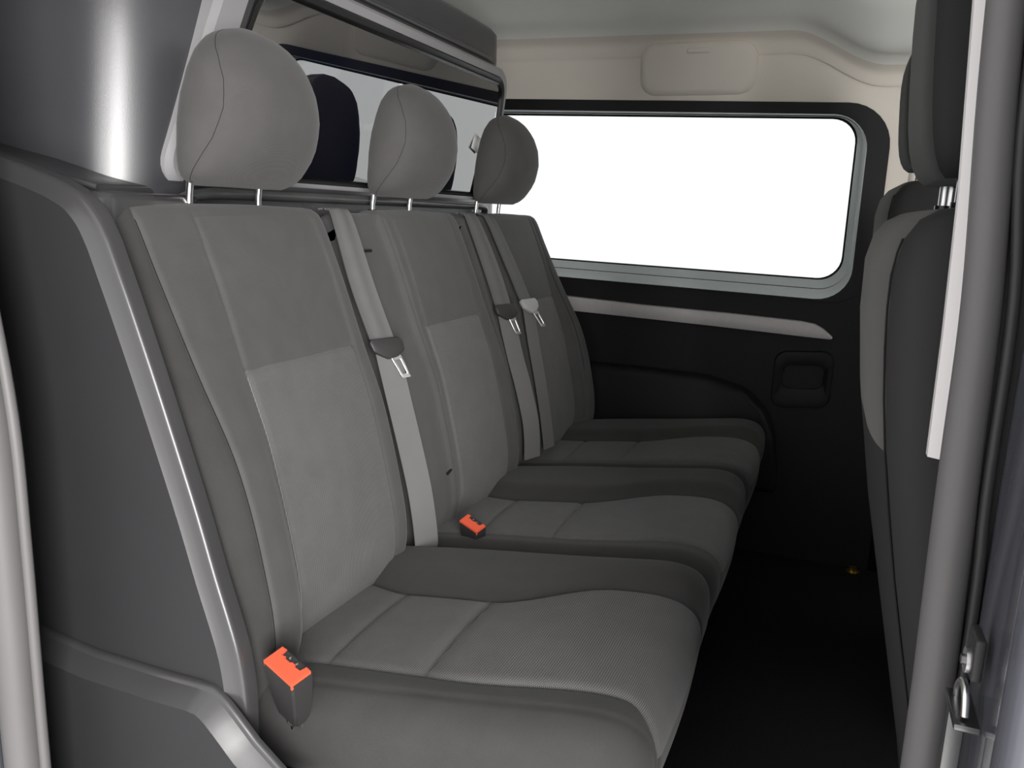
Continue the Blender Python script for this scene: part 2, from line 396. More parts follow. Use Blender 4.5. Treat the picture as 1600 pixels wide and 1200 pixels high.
# left door seal
tube('door_seal', [(-.875, .555, 1.30), (-.835, .555, 1.12), (-.805, .555, .95), (-.785, .555, .80), (-.783, .555, .65), (-.785, .555, .45), (-.785, .555, .15)], .0185, 'seal', wn, seg=16)
tube('seal_lip', [(-.858, .568, 1.30), (-.818, .568, 1.12), (-.788, .568, .95), (-.768, .568, .80), (-.766, .568, .65), (-.768, .568, .45), (-.768, .568, .15)], .0062, 'seal', wn, seg=10)

# seat-end trim panel on the near side
def chamfer_panel(name, outline, yback, yface, inset, mface, medge, parent, drop, mid=.006):
    """flat panel with a broad bevelled edge: bevel band is a part of its own"""
    n = len(outline); cx = sum(p[0] for p in outline)/n
    def ins(d):
        out = []
        for i in range(n):
            a, b, c = outline[i-1], outline[i], outline[(i+1) % n]
            e1 = Vector((b[0]-a[0], b[1]-a[1])).normalized(); e2 = Vector((c[0]-b[0], c[1]-b[1])).normalized()
            n1 = Vector((e1.y, -e1.x)); n2 = Vector((e2.y, -e2.x)); m = (n1+n2)
            m = m/max(.3, m.length_squared)*2
            out.append((b[0]+m.x*d, b[1]+m.y*d))
        return out
    R = lambda d, y: [(x, y, z) for x, z in ins(d)]
    face = loft(name, [R(inset, yface+.01), R(inset, yface)], mface, parent, cap=(False, True))
    loft('bevel_edge', [R(0, yback), R(0, yface+drop), R(.0006, yface+drop-.0025), R(.0019, yface+drop-.0046), R(.0040, yface+drop-.0062), R(.0065, yface+drop-.0070), R(inset*.6, yface+mid), R(inset, yface)], medge, face if parent is None else parent, cap=(True, False), angle=30)
    return face
ol = [(-1.5, .30), (-1.5, 1.215), (-1.05, 1.103), (-.912, 1.068), (-.852, 1.053)] + cr([(-.815, 1.042), (-.782, 1.027), (-.758, 1.004), (-.742, .975)], 4) + \
     cr([(-.717, .911), (-.688, .832), (-.659, .749), (-.634, .675), (-.612, .603), (-.596, .555), (-.584, .513), (-.577, .462), (-.577, .40)], 3) + [(-.577, .30)]
sp = chamfer_panel('seat_end_panel', ol, .699, .668, .021, 'panel', 'edge', None, .016)
tag(sp, 'large dark grey plastic panel closing the near end of the rear bench', 'trim panel')
# ledge on top of it, running back to the bulkhead
lg = prism('ledge', [(-1.5, .69), (-.86, .69), (-.80, .70), (-.782, .725), (-.792, .80), (-.81, .87), (-.84, .93), (-1.5, .93)], 2, .95, 1.030, 'edge', wb, r=.010, seg=3)
tube('groove', [(-1.2, .712, 1.125), (-.90, .712, 1.056), (-.86, .712, 1.047), (-.82, .716, 1.039), (-.80, .722, 1.034)], .004, 'edge', wb, seg=8)
prism('ledge_slope', [(-1.5, 1.0), (-.82, 1.0), (-.83, 1.038), (-.90, 1.050), (-1.5, 1.195)], 1, .70, .84, 'edge', wb, r=.008)
# low wheel-arch moulding
ol2 = [(-1.0, .05), (-1.0, .503), (-.898, .4921), (-.786, .4800), (-.685, .479), (-.630, .480)]+cr([(-.610, .478), (-.588, .464), (-.5495, .4262)], 3)+[(-.5153, .400), (-.45, .352), (-.35, .29), (-.25, .24), (-.15, .21), (-.15, .05)]
wa = chamfer_panel('arch_moulding', ol2, .668, .640, .024, 'panel', 'edge', None, .026, .0095)
tag(wa, 'low dark plastic moulding with kinked upper edge beside the bench cushion', 'moulding')

# right door pillar with seal, pale strip, jamb and latch
prism('front_pillar', [(.112, .585), (.110, .56), (.1085, .52), (.1055, .47), (.1015, .435), (.1025, .422), (.110, .412), (.14, .405), (.55, .40), (.55, .60), (.13, .60)], 2, -.3, 1.62, 'paint', wp, r=.003)
tube('door_seal', [(.0705, .556, 1.34), (.0725, .556, 1.20), (.0765, .556, 1.10), (.0845, .556, .98), (.0865, .556, .88), (.0885, .556, .80), (.091, .556, .68), (.092, .556, .45), (.092, .556, .10)], [(0, .0095), (.35, .011), (.6, .0125), (1, .0135)], 'seal', wp, seg=16)
tube('seal_lip', [(.090, .552, 1.34), (.090, .552, 1.10), (.1005, .552, .98), (.1025, .552, .86), (.106, .552, .72), (.106, .552, .10)], .0035, 'gasket', wp, seg=10)
prism('inner_pillar_trim', [(.0835, .575), (.094, .56), (.16, .56), (.16, .618), (.098, .618), (.087, .60)], 2, .10, 1.60, 'panel', wp, r=.005)
ps = loft('pillar_strip', [[(x0, .600, z), (x1, .596, z), (x1, .606, z), (x0, .610, z)] for x0, x1, z in [(.058, .0665, 1.30), (.0615, .069, 1.18), (.0695, .077, 1.043), (.072, .0795, .95), (.073, .0805, .868)]], 'pale')
tag(ps, 'narrow pale strip running down beside the grey door pillar seal', 'trim strip')
# near front door (closed), seen only by the light
box2('front_door', (.55, .40, -.2), (1.9, .48, .92), 'paint', wp)

# ------------------------------------------------------------------ rear bench
bench = empty('rear_bench_seat', (-.4, 1.45, FZ))
tag(bench, 'three-place dark grey cloth rear bench with dotted inserts and headrests', 'bench seat')
PROF = [(-.618, .40), (-.619, .46), (-.622, .52), (-.632, .575), (-.648, .645), (-.668, .72), (-.700, .805), (-.735, .905), (-.763, .975), (-.776, 1.002)]
PR = cr(PROF, 4)
TOP = [(-.783, 1.011), (-.793, 1.0165), (-.806, 1.018), (-.825, 1.016), (-.84, 1.008), (-.85, .985), (-.852, .95)]
PATH = PR+TOP
def pnorm(i):
    a = PATH[max(0, i-1)]; b = PATH[min(len(PATH)-1, i+1)]; t = Vector((b[0]-a[0], b[1]-a[1])).normalized()
    return Vector((t.y, -t.x))
ZINS = .807
def dens(lo, hi, marks, step=.018):
    """sample positions, crowded at the seams"""
    s = {lo, hi}
    k = int((hi-lo)/step)
    for i in range(k+1): s.add(lo+(hi-lo)*i/k)
    for m in marks:
        for d in (-.010, -.006, -.0035, -.0018, 0, .0018, .0035, .006, .010): s.add(m+d)
    s = sorted(v for v in s if lo <= v <= hi); out = [s[0]]
    for v in s[1:]:
        if v-out[-1] > .0009 or v == hi: out.append(v)
        if any(abs(v-m) < 1e-9 for m in marks) and out[-1] != v: out[-1] = v
    return out
def back_section(y0, y1, i0, i1, seams, bol_l, bol_r, r_l=.035, r_r=.035, recess=None, th=.09):
    YS = dens(y0, y1, [i0, i1]+seams, .016)
    # densify rounding
    for e, r, sg in ((y0, r_l, 1), (y1, r_r, -1)):
        for f in (.02, .06, .12, .2, .3, .45, .6, .8): YS.append(e+sg*r*f)
    YS = sorted(set(round(v, 6) for v in YS))
    zz = sorted(set([round(p[1], 6) for p in PR]+[ZINS+d for d in (-.010, -.006, -.003, 0, .003, .006, .010)]))
    PTH = []
    for z in zz:
        for (xa, za), (xb, zb) in zip(PR, PR[1:]):
            if za <= z <= zb+1e-9: PTH.append((xa+(xb-xa)*(z-za)/(zb-za), z)); break
    nfront = len(PTH); PTH = PTH+TOP
    def nrm(i):
        a = PTH[max(0, i-1)]; b = PTH[min(len(PTH)-1, i+1)]; t = Vector((b[0]-a[0], b[1]-a[1])).normalized(); return Vector((t.y, -t.x))
    def off(y, i):
        z = PTH[i][1]; front = i < nfront
        d = 0
        low = 1-sstep(.62, .98, z) if front else 0
        # bolsters stand proud of the insert
        d += bol_l*low*sstep(i0, i0-.05, y) + bol_r*low*sstep(i1, i1+.05, y)
        d += .006*math.sin(PI*max(0, min(1, (y-i0)/(i1-i0))))*(1 if front else .3)
        if recess and recess[0] < y < recess[1]: d -= recess[2]*sstep(recess[0], recess[0]+.012, y)*sstep(recess[1], recess[1]-.02, y)*(1 if front else .4)
        for e, r in ((y-y0, r_l), (y1-y, r_r)):
            if e < r:
                q = 1-e/r; d -= r*(1-math.sqrt(max(0, 1-q*q)))
        if front:
            g = .0035*(gauss(y-i0, .0035)+gauss(y-i1, .0035))*(1 if z < .97 else .5)
            if i0-.004 <= y <= i1+.004: g += .003*gauss(z-ZINS, .004)
            for s in seams: g += .003*gauss(y-s, .003)
            d -= g
            # slight pull at the foot of the back
            d -= .012*gauss(z-.43, .03)
        return d
    ny = len(YS); V = []
    def P(y, i, extra=0):
        nn = nrm(i); o = off(y, i)+extra; return Vector((PTH[i][0]+nn.x*o, y, PTH[i][1]+nn.y*o))
    for i in range(len(PTH)):
        row = [P(y, i) for y in YS]
        nn = nrm(i)
        a = row[0]-Vector((nn.x, 0, nn.y))*(th-r_l) if i < nfront else Vector((min(row[0].x, -.80), y0, row[0].z-.03))
        b = row[-1]-Vector((nn.x, 0, nn.y))*(th-r_r) if i < nfront else Vector((min(row[-1].x, -.80), y1, row[-1].z-.03))
        V.append([a]+row+[b])
    return YS, PTH, nfront, V, P
def build_back(y0, y1, i0, i1, seams=(), bol_l=.018, bol_r=.018, side=None, **kw):
    YS, PTH, nf, V, P = back_section(y0, y1, i0, i1, list(seams), bol_l, bol_r, **kw)
    m = len(V[0]); flat = [p for r in V for p in r]; Fb = []; Fi = []; Fu = []; Fs = []
    for i in range(len(V)-1):
        for j in range(m-1):
            f = (i*m+j, i*m+j+1, (i+1)*m+j+1, (i+1)*m+j)
            if 1 <= j < m-2:
                yc = (YS[j-1]+YS[j])/2; zc = (PTH[i][1]+PTH[i+1][1])/2
                if i < nf-1 and i0 < yc < i1:
                    (Fi if zc < ZINS else Fu).append(f); continue
                if side and yc < side and i < nf+1: Fs.append(f); continue
            Fb.append(f)
        Fb.append((i*m+m-1, i*m, (i+1)*m, (i+1)*m+m-1))
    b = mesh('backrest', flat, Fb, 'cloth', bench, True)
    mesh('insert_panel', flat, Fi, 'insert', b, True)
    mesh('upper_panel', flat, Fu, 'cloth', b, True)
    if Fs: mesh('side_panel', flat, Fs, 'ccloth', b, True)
    return b, P, PTH, nf
def seam_on(P, PTH, pts, parent, mat='seam', r=.0007, lift=.0002, name='seam'):
    """thread following the cushion: pts are (y, z)"""
    out = []
    for y, z in cr(pts, 6):
        k = min(range(len(PTH)-8), key=lambda i: abs(PTH[i][1]-z)); a = PTH[k]; k2 = min(k+1, len(PTH)-8) if z > a[1] else max(0, k-1)
        b = PTH[k2]; t = 0 if k2 == k else (z-a[1])/(b[1]-a[1])
        out.append(P(y, k).lerp(P(y, k2), max(0, min(1, t)))+Vector((lift, 0, 0)))
    return tube(name, out, r, mat, parent, seg=6, n=2)
b1, P1, T1, n1 = build_back(.700, 1.152, .848, 1.106, seams=(.752,), side=.752, bol_l=.032, bol_r=.008, r_l=.062, r_r=.03)
b1['label'] = 'near backrest beside the plastic panel'
seam_on(P1, T1, [(.752, z) for z in (1.0, .95, .88, .80, .70, .60, .52, .47)], b1)
seam_on(P1, T1, [(.8475, .80), (.8475, .72), (.8475, .62), (.8475, .54), (.8475, .48)], b1, 'stitch', .0006, .0024, 'stitch_line')
b2, P2, T2, n2 = build_back(1.205, 1.660, 1.360, 1.603, seams=(1.332,), bol_l=.010, bol_r=.012, r_l=.02, r_r=.03, recess=(1.205, 1.335, .016))
b2['label'] = 'middle backrest between the belts'
b3, P3, T3, n3 = build_back(1.700, 2.195, 1.850, 2.098, seams=(2.125,), bol_l=.0, bol_r=.040, r_l=.02, r_r=.05, recess=(1.70, 1.84, .014))
b3['label'] = 'far backrest by the window'
seam_on(P3, T3, [(2.122, 1.0), (2.125, .9), (2.13, .75), (2.13, .6)], b3)
# slots in the middle backrest's side strip
for y, z, a in ((1.250, .948, .0), (1.322, .545, .25)):
    k = min(range(n2), key=lambda i: abs(T2[i][1]-z)); p = P2(y, k)
    box('slot', (p.x+.001, y, z), (.004, .030, .0045), 'seam', b2, r=.0012, rot=Matrix.Rotation(a, 3, 'X'))

def cushion(y0, y1, i0f, i1f, near_seam=None, bl=.012, brr=.012, rl=.05, rr=.05):
    prof = cr([(-.66, .437), (-.61, .443), (-.55, .452), (-.48, .4615), (-.41, .470), (-.33, .480), (-.25, .491), (-.20, .4975), (-.170, .4985), (-.145, .494), (-.127, .482), (-.118, .463), (-.118, .435), (-.124, .405), (-.134, .37), (-.146, .345)], 3)
    XM = [-.41, -.548]
    pts = []
    for a, b in zip(prof, prof[1:]):
        pts.append(a)
        for mk in XM:
            for d in (-.007, -.0035, -.0015, 0, .0015, .0035, .007):
                x = mk+d
                if a[0] < x < b[0] and b[1] > .44: pts.append((x, a[1]+(b[1]-a[1])*(x-a[0])/(b[0]-a[0])))
    pts.append(prof[-1])
    srt = [p for i, p in enumerate(pts)]
    itop = max(range(len(srt)), key=lambda i: srt[i][0]); top = sorted(srt[:itop]); srt = top+srt[itop:]
    PTH = srt
    def nrm(i):
        a = PTH[max(0, i-1)]; b = PTH[min(len(PTH)-1, i+1)]; t = Vector((b[0]-a[0], b[1]-a[1])); t = t.normalized() if t.length > 0 else Vector((1, 0)); return Vector((-t.y, t.x))
    # arc length coordinate for the insert edges
    sl = [0]
    for a, b in zip(PTH, PTH[1:]): sl.append(sl[-1]+math.hypot(b[0]-a[0], b[1]-a[1]))
    NL, NI, NR = 26, 26, 26
    def row(i):
        x = PTH[i][0]; s = sl[i]; i0 = i0f(s); i1 = i1f(s); Y = []
        def ease(a, b, n, ea, eb):
            o = []
            for k in range(n+1):
                t = k/n; t = t*t*(3-2*t) if (ea and eb) else (1-(1-t)**1.6 if eb else t**1.6 if ea else t)
                o.append(a+(b-a)*t)
            return o
        Y = ease(y0, i0, NL, 1, 1)+ease(i0, i1, NI, 1, 1)[1:]+ease(i1, y1, NR, 1, 1)[1:]
        out = []
        for y in Y:
            d = 0
            d += (bl*sstep(i0, i0-.05, y)+brr*sstep(i1, i1+.06, y))*max(0, nrm(i).y)**2
            d += .005*math.sin(PI*max(0, min(1, (y-i0)/(i1-i0))))
            d -= .0035*(gauss(y-i0, .004)+gauss(y-i1, .004))
            if i0 < y < i1 and PTH[i][1] > .44 and x < -.13:
                d -= .0045*gauss(x+.41, .0045)+.0035*gauss(x+.548, .004)
                d += .004*abs(math.sin(PI*max(0, min(1, (x+.41)/.27))))
            for e, r in ((y-y0, rl), (y1-y, rr)):
                if e < r:
                    q = 1-e/r; d -= r*(1-math.sqrt(max(0, 1-q*q)))
            if near_seam:
                d -= .0025*gauss(y-near_seam(s), .003)
            n = nrm(i); out.append(Vector((x+n.x*d, y, PTH[i][1]+n.y*d)))
        a = out[0]; b = out[-1]
        L = Vector((a.x, y0-.004, min(a.z-.02, .40))); L2 = Vector((min(a.x, -.125), y0+.004, .345))
        Rr = Vector((b.x, y1+.002, min(b.z-.02, .40))); R2 = Vector((min(b.x, -.125), y1-.004, .345))
        return [L2, L]+out+[Rr, R2]
    rows = [row(i) for i in range(len(PTH))]
    m = len(rows[0]); flat = [p for r in rows for p in r]; Fb = []; Fi = []
    smax = next(sl[i] for i in range(len(PTH)) if i > 5 and PTH[i][1] < .462 and PTH[i][0] > -.135)
    for i in range(len(rows)-1):
        for j in range(m-1):
            f = (i*m+j, (i+1)*m+j, (i+1)*m+j+1, i*m+j+1)
            jj = j-2
            if NL <= jj < NL+NI and sl[i] < smax: Fi.append(f)
            else: Fb.append(f)
        Fb.append((i*m+m-1, (i+1)*m+m-1, (i+1)*m, i*m))
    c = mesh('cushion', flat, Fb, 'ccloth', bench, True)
    mesh('insert_panel', flat, Fi, 'insert', c, True)
    def at(y, s):
        i = min(range(len(sl)), key=lambda k: abs(sl[k]-s)); r = rows[i]
        j = min(range(len(r)-4), key=lambda k: abs(r[k+2].y-y)); return r[j+2]
    return c, at, rows, sl, PTH
S0 = .05
def i0a(s): return .797+.012*sstep(.30, .46, s)-.03*sstep(.50, .56, s)
def i1a(s): return 1.045-.035*sstep(.0, .12, s)+.065*sstep(.26, .42, s)
c1, at1, rows1, sl1, PT1 = cushion(.724, 1.200, i0a, i1a, bl=.002, brr=.018, rl=.055, rr=.055, near_seam=lambda s: .756+.012*sstep(.1, .5, s))
c1['label'] = 'near seat cushion beside the orange buckle'
def i0b(s): return 1.275+.01*sstep(.3, .46, s)
def i1b(s): return 1.50-.03*sstep(0, .12, s)+.055*sstep(.26, .42, s)
c2, *_ = cushion(1.206, 1.700, i0b, i1b, bl=.004, brr=.018, rl=.04, rr=.045)
c2['label'] = 'middle seat cushion'
def i0c(s): return 1.78
def i1c(s): return 1.985-.02*sstep(0, .12, s)+.04*sstep(.26, .42, s)
c3, *_ = cushion(1.706, 2.185, i0c, i1c, bl=.004, brr=.018, rl=.04, rr=.045)
c3['label'] = 'far seat cushion by the dark side trim'
box2('seat_base', (-.64, .74, FZ), (-.20, 2.16, .36), 'black', bench, r=.02)
# rail behind the headrests
rp = [(-.862, .900, 1.010), (-.856, .920, 1.026), (-.851, .95, 1.033), (-.850, 1.02, 1.035), (-.850, 1.4, 1.036), (-.850, 1.8, 1.036), (-.851, 1.95, 1.035), (-.858, 1.98, 1.020)]
tube('top_rail', rp, .0085, 'rail', bench, seg=14, n=6)

# headrests
def headrest(name, c, s=1.0, xoff=0, mat='hcloth', parent=None, flip=False, zoff=0, H=.208, z0=1.043, prof=None, mats=None):
    """c: y centre. horizontal rings, boxy at the back, round in front, narrowing upwards"""
    Wt = [(0, .080), (.03, .100), (.08, .109), (.2, .116), (.38, .118), (.55, .113), (.7, .103), (.82, .089), (.9, .074), (.96, .053), (.99, .030), (1, .010)]
    XB = [(0, -.818), (.04, -.824), (.12, -.826), (.5, -.822), (.8, -.812), (.93, -.800), (1, -.776)]
    XF = [(0, -.768), (.03, -.752), (.1, -.735), (.25, -.712), (.45, -.701), (.62, -.703), (.78, -.715), (.9, -.734), (.97, -.753), (1, -.770)]
    ss = [0, .015, .03, .055, .09, .14, .2, .28, .37, .46, .55, .63, .7, .76, .82, .87, .91, .94, .965, .985, .996, 1]
    def sm(tab, v):
        return sum(interp(tab, max(0, min(1, v+d))) for d in (-.012, 0, .012))/3
    rings = []; N = 56; rows = []
    for v in ss:
        wv = sm(Wt, v); xb = sm(XB, v); xf = sm(XF, v); xc = xb+(xf-xb)*.42; r = []
        sdeg = 60+36*(2*v-1.0)**2
        for k in range(N):
            kk = k if k <= N//2 else N-k
            a = kk/14*sdeg if kk <= 14 else sdeg+(kk-14)/8*(150-sdeg) if kk <= 22 else 150+(kk-22)/6*30
            a = math.radians(a if k <= N//2 else -a); ca, sa = math.cos(a), math.sin(a)
            e = 2/2.3 if ca >= 0 else 2/3.4
            px = (abs(ca)**e)*(xf-xc if ca >= 0 else -(xc-xb)); py = math.copysign(abs(sa)**e, sa)*wv
            if ca < 0: py *= 1-.10*abs(ca)*(.3+v)
            g = (.0022 if kk == 14 else .0006 if kk in (13, 15) else 0)
            px -= g*ca; py -= g*sa
            r.append(Vector((xc+px*s+xoff, c+py*s, z0+v*H+zoff)))
        rows.append(r)
    V = [p for r in rows for p in r]; Fm = []; Fs = []
    for i in range(len(rows)-1):
        v = (ss[i]+ss[i+1])/2
        for k in range(N):
            f = (i*N+k, i*N+(k+1) % N, (i+1)*N+(k+1) % N, (i+1)*N+k)
            kk = k if k < N//2 else N-1-k
            (Fs if 14 <= kk < 22 else Fm).append(f)
    Fm.append(tuple(range(N))[::-1]); Fm.append(tuple((len(rows)-1)*N+k for k in range(N)))
    h = mesh(name, V, Fm, mat, parent, True); mesh('side_panel', V, Fs, mat, h, True)
    for sg in (-1, 1):
        path = [r[14 if sg > 0 else N-14] for r in rows[1:-3]]
        tube('seam', path, .0004, 'seam', h, seg=6, n=1)
    return h
for c, lab in ((.962, 'nearest headrest'), (1.432, 'middle headrest'), (1.906, 'far headrest against the window')):
    h = headrest('headrest', c, parent=bench); h['label'] = lab
    for dy in (-.058, .084):
        tube('post', [(-.816, c+dy-.022, .98), (-.814, c+dy-.022, 1.03), (-.806, c+dy-.022, 1.08)], .0048, 'metal', h, seg=12, n=2)
        tube('post_sleeve', [(-.815, c+dy-.022, 1.006), (-.8145, c+dy-.022, 1.0195)], .0080, 'gloss', h, seg=14, n=2)

# ------------------------------------------------------------------ seat belts
def seat_belt(label, up, low, width, tz, skew, pale=False, wdir=(.45, .89, .06)):
    """up: path from shoulder slot to the tongue; low: path from the tongue down behind the cushion"""
    o = empty('seat_belt', low[-1]); tag(o, label, 'seat belt', 'rear seat belts')
    ribbon('upper_webbing', up, wdir, width, .0022, 'beltu', o, crease=.0010, twist=True)
    ribbon('lower_webbing', low, wdir, width*1.04, .0016, 'belt', o)
    # tongue: plastic shoulder piece with a bright slotted blade
    t = Vector(up[-1]); d = (Vector(up[-1])-Vector(up[-2])).normalized(); yv = Vector(wdir).normalized(); nn = yv.cross(d).normalized()
    if nn.x < 0: nn = -nn
    Mx = Matrix((yv, d, nn)).transposed()       # local: width, down the belt, outward
    def out(pts, z0, z1, r, name, mat, parent):
        bm = bmesh.new(); a = [bm.verts.new((u, v, z0)) for u, v in pts]; b = [bm.verts.new((u, v, z1)) for u, v in pts]; n = len(pts)
        bm.faces.new(a); bm.faces.new(b[::-1])
        for i in range(n): bm.faces.new((a[i], a[(i+1) % n], b[(i+1) % n], b[i]))
        bmesh.ops.recalc_face_normals(bm, faces=bm.faces)
        if r: bmesh.ops.bevel(bm, geom=list(bm.edges), offset=r, segments=2, affect='EDGES', profile=.5)
        bmesh.ops.transform(bm, matrix=Matrix.Translation(t+nn*.004) @ Mx.to_4x4(), verts=bm.verts)
        return bmobj(name, bm, mat, parent, 40)
    w2_ = width/2
    body = [(-w2_-.008, -.016), (-w2_-.004, -.022), (w2_+.006, -.020), (w2_+.011, -.010), (w2_+.008, .004), (w2_*.62, .014), (-.004, .016), (-w2_*.6, .010), (-w2_-.006, .000)]
    tg = out(body, -.004, .006, .003, 'tongue', 'tongueg' if pale else 'tongue', o)
    # blade ring, skewed
    bl = [(.000, .012), (.021, .012), (.0235+skew, .052), (.0065+skew, .052)]; ih = [(.0055+skew*.2, .019), (.0165+skew*.2, .019), (.0185+skew*.85, .045), (.0100+skew*.85, .045)]
    bm = bmesh.new()
    def vv(p, z): return bm.verts.new((p[0], p[1], z))
    A0 = [vv(p, 0) for p in bl]; A1 = [vv(p, .0028) for p in bl]; H0 = [vv(p, 0) for p in ih]; H1 = [vv(p, .0028) for p in ih]
    for i in range(4):
        j = (i+1) % 4
        for q in ((A1[i], A1[j], H1[j], H1[i]), (A0[j], A0[i], H0[i], H0[j]), (A0[i], A0[j], A1[j], A1[i]), (H0[j], H0[i], H1[i], H1[j])): bm.faces.new(q)
    bmesh.ops.recalc_face_normals(bm, faces=bm.faces)
    bmesh.ops.bevel(bm, geom=list(bm.edges), offset=.0007, segments=2, affect='EDGES')
    bmesh.ops.transform(bm, matrix=Matrix.Translation(t+nn*.004) @ Mx.to_4x4(), verts=bm.verts)
    bmobj('blade', bm, 'metal', tg, 40)
    return o
seat_belt('seat belt between near and middle backrests, largest tongue',
    [(-.800, 1.180, 1.017), (-.785, 1.182, 1.017), (-.771, 1.183, 1.005), (-.733, 1.187, .890), (-.690, 1.190, .786)],
    [(-.691, 1.191, .800), (-.685, 1.191, .774), (-.664, 1.190, .70), (-.640, 1.187, .621), (-.618, 1.184, .54), (-.604, 1.181, .455), (-.612, 1.181, .43)], .046, 0, .002)
seat_belt('seat belt left of the far pair, hanging on the far backrest with dark tongue',
    [(-.800, 1.705, 1.017), (-.785, 1.706, 1.017), (-.768, 1.708, 1.003), (-.720, 1.711, .895), (-.684, 1.714, .797)],
    [(-.685, 1.715, .812), (-.680, 1.715, .785), (-.655, 1.712, .70), (-.632, 1.708, .635), (-.608, 1.704, .55), (-.600, 1.70, .47)], .046, 0, .001)
seat_belt('rightmost seat belt beside the far insert, with bright pale tongue',
    [(-.800, 1.800, 1.017), (-.785, 1.801, 1.017), (-.764, 1.803, 1.003), (-.713, 1.807, .905), (-.664, 1.812, .803)],
    [(-.668, 1.812, .818), (-.662, 1.812, .79), (-.648, 1.813, .72), (-.630, 1.814, .64), (-.612, 1.815, .55), (-.598, 1.815, .465)], .040, 0, .004, pale=True, wdir=(.30, .95, .05))

def buckle(label, top, tilt, scale=1, yaw=0, stalk=True):
    o = empty('seat_belt_buckle', (top[0], top[1], top[2]-.09)); tag(o, label, 'buckle', 'rear seat belt buckles')
    bpy.context.view_layer.update()
    Rm = Matrix.Rotation(yaw, 3, 'Z') @ Matrix.Rotation(tilt[1], 3, 'Y') @ Matrix.Rotation(tilt[0], 3, 'X'); T = Vector(top)
    def place(bm, name, mat, parent, ang=45):
        bmesh.ops.transform(bm, matrix=Matrix.Translation(T) @ (Rm*1).to_4x4() @ Matrix.Scale(scale, 4), verts=bm.verts); return bmobj(name, bm, mat, parent, ang)
    # housing, local: x = width, y = depth, z up, top at z=0, narrowing downwards
    bm = bmesh.new(); secs = [(-.085, .017, .010), (-.06, .022, .0125), (-.02, .0255, .0145), (0, .026, .0150)]
    rs = []
    for z, a, b in secs: rs.append([bm.verts.new((x*a, y*b, z)) for x, y in ((-1, -1), (1, -1), (1, 1), (-1, 1))])
    for i in range(3):
        for k in range(4): bm.faces.new((rs[i][k], rs[i][(k+1) % 4], rs[i+1][(k+1) % 4], rs[i+1][k]))
    bm.faces.new(rs[0][::-1]); bm.faces.new(rs[3])
    bmesh.ops.bevel(bm, geom=list(bm.edges), offset=.003, segments=3, affect='EDGES')
    h = place(bm, 'housing', 'tongue', o)
    # button: U-shaped orange cap with the black slot behind it
    bm = bmesh.new(); pts = [(-.0245, -.0142), (.0245, -.0142), (.0250, .0115), (.0175, .0120), (.0160, .0040), (.0085, .0035), (.0065, .0055), (.001, .0055), (-.001, .0035), (-.0085, .0035), (-.0105, .0055), (-.0155, .0040), (-.0175, .0120), (-.0250, .0115)]
    a = [bm.verts.new((x, y, -.008)) for x, y in pts]; b = [bm.verts.new((x, y, .0022)) for x, y in pts]; n = len(pts)
    bm.faces.new(a[::-1]); bm.faces.new(b)
    for i in range(n): bm.faces.new((a[i], a[(i+1) % n], b[(i+1) % n], b[i]))
    bmesh.ops.recalc_face_normals(bm, faces=bm.faces)
    bmesh.ops.bevel(bm, geom=[e for e in bm.edges if all(v.co.z > 0 for v in e.verts)], offset=.001, segments=2, affect='EDGES')
    place(bm, 'release_button', 'red', h)['label'] = 'orange-red release button'
    for x in (-.006, .006): place(box_bm((x, .0075, .0005), (.003, .003, .002), .0006, 2), 'slot_pin', 'metal', h)
    if stalk:
        place(box_bm((.002, 0, -.105), (.030, .006, .06), .002, 2), 'strap', 'beltd', o)
        place(box_bm((-.004, -.006, -.094), (.004, .004, .024), .0015, 2), 'cable_clip', 'metal', o)
        place(box_bm((.004, -.006, -.099), (.003, .004, .016), .0012, 2), 'cable_clip', 'steel', o)
    return o
buckle('near seat belt buckle, black housing with orange button, beside the plastic panel', (-.536, .703, .502), (math.radians(14), math.radians(13)), 1.05, math.radians(-16))
buckle('half-hidden orange buckle poking up between near and middle cushions', (-.546, 1.245, .482), (math.radians(18), math.radians(14)), .86, math.radians(-18), False)

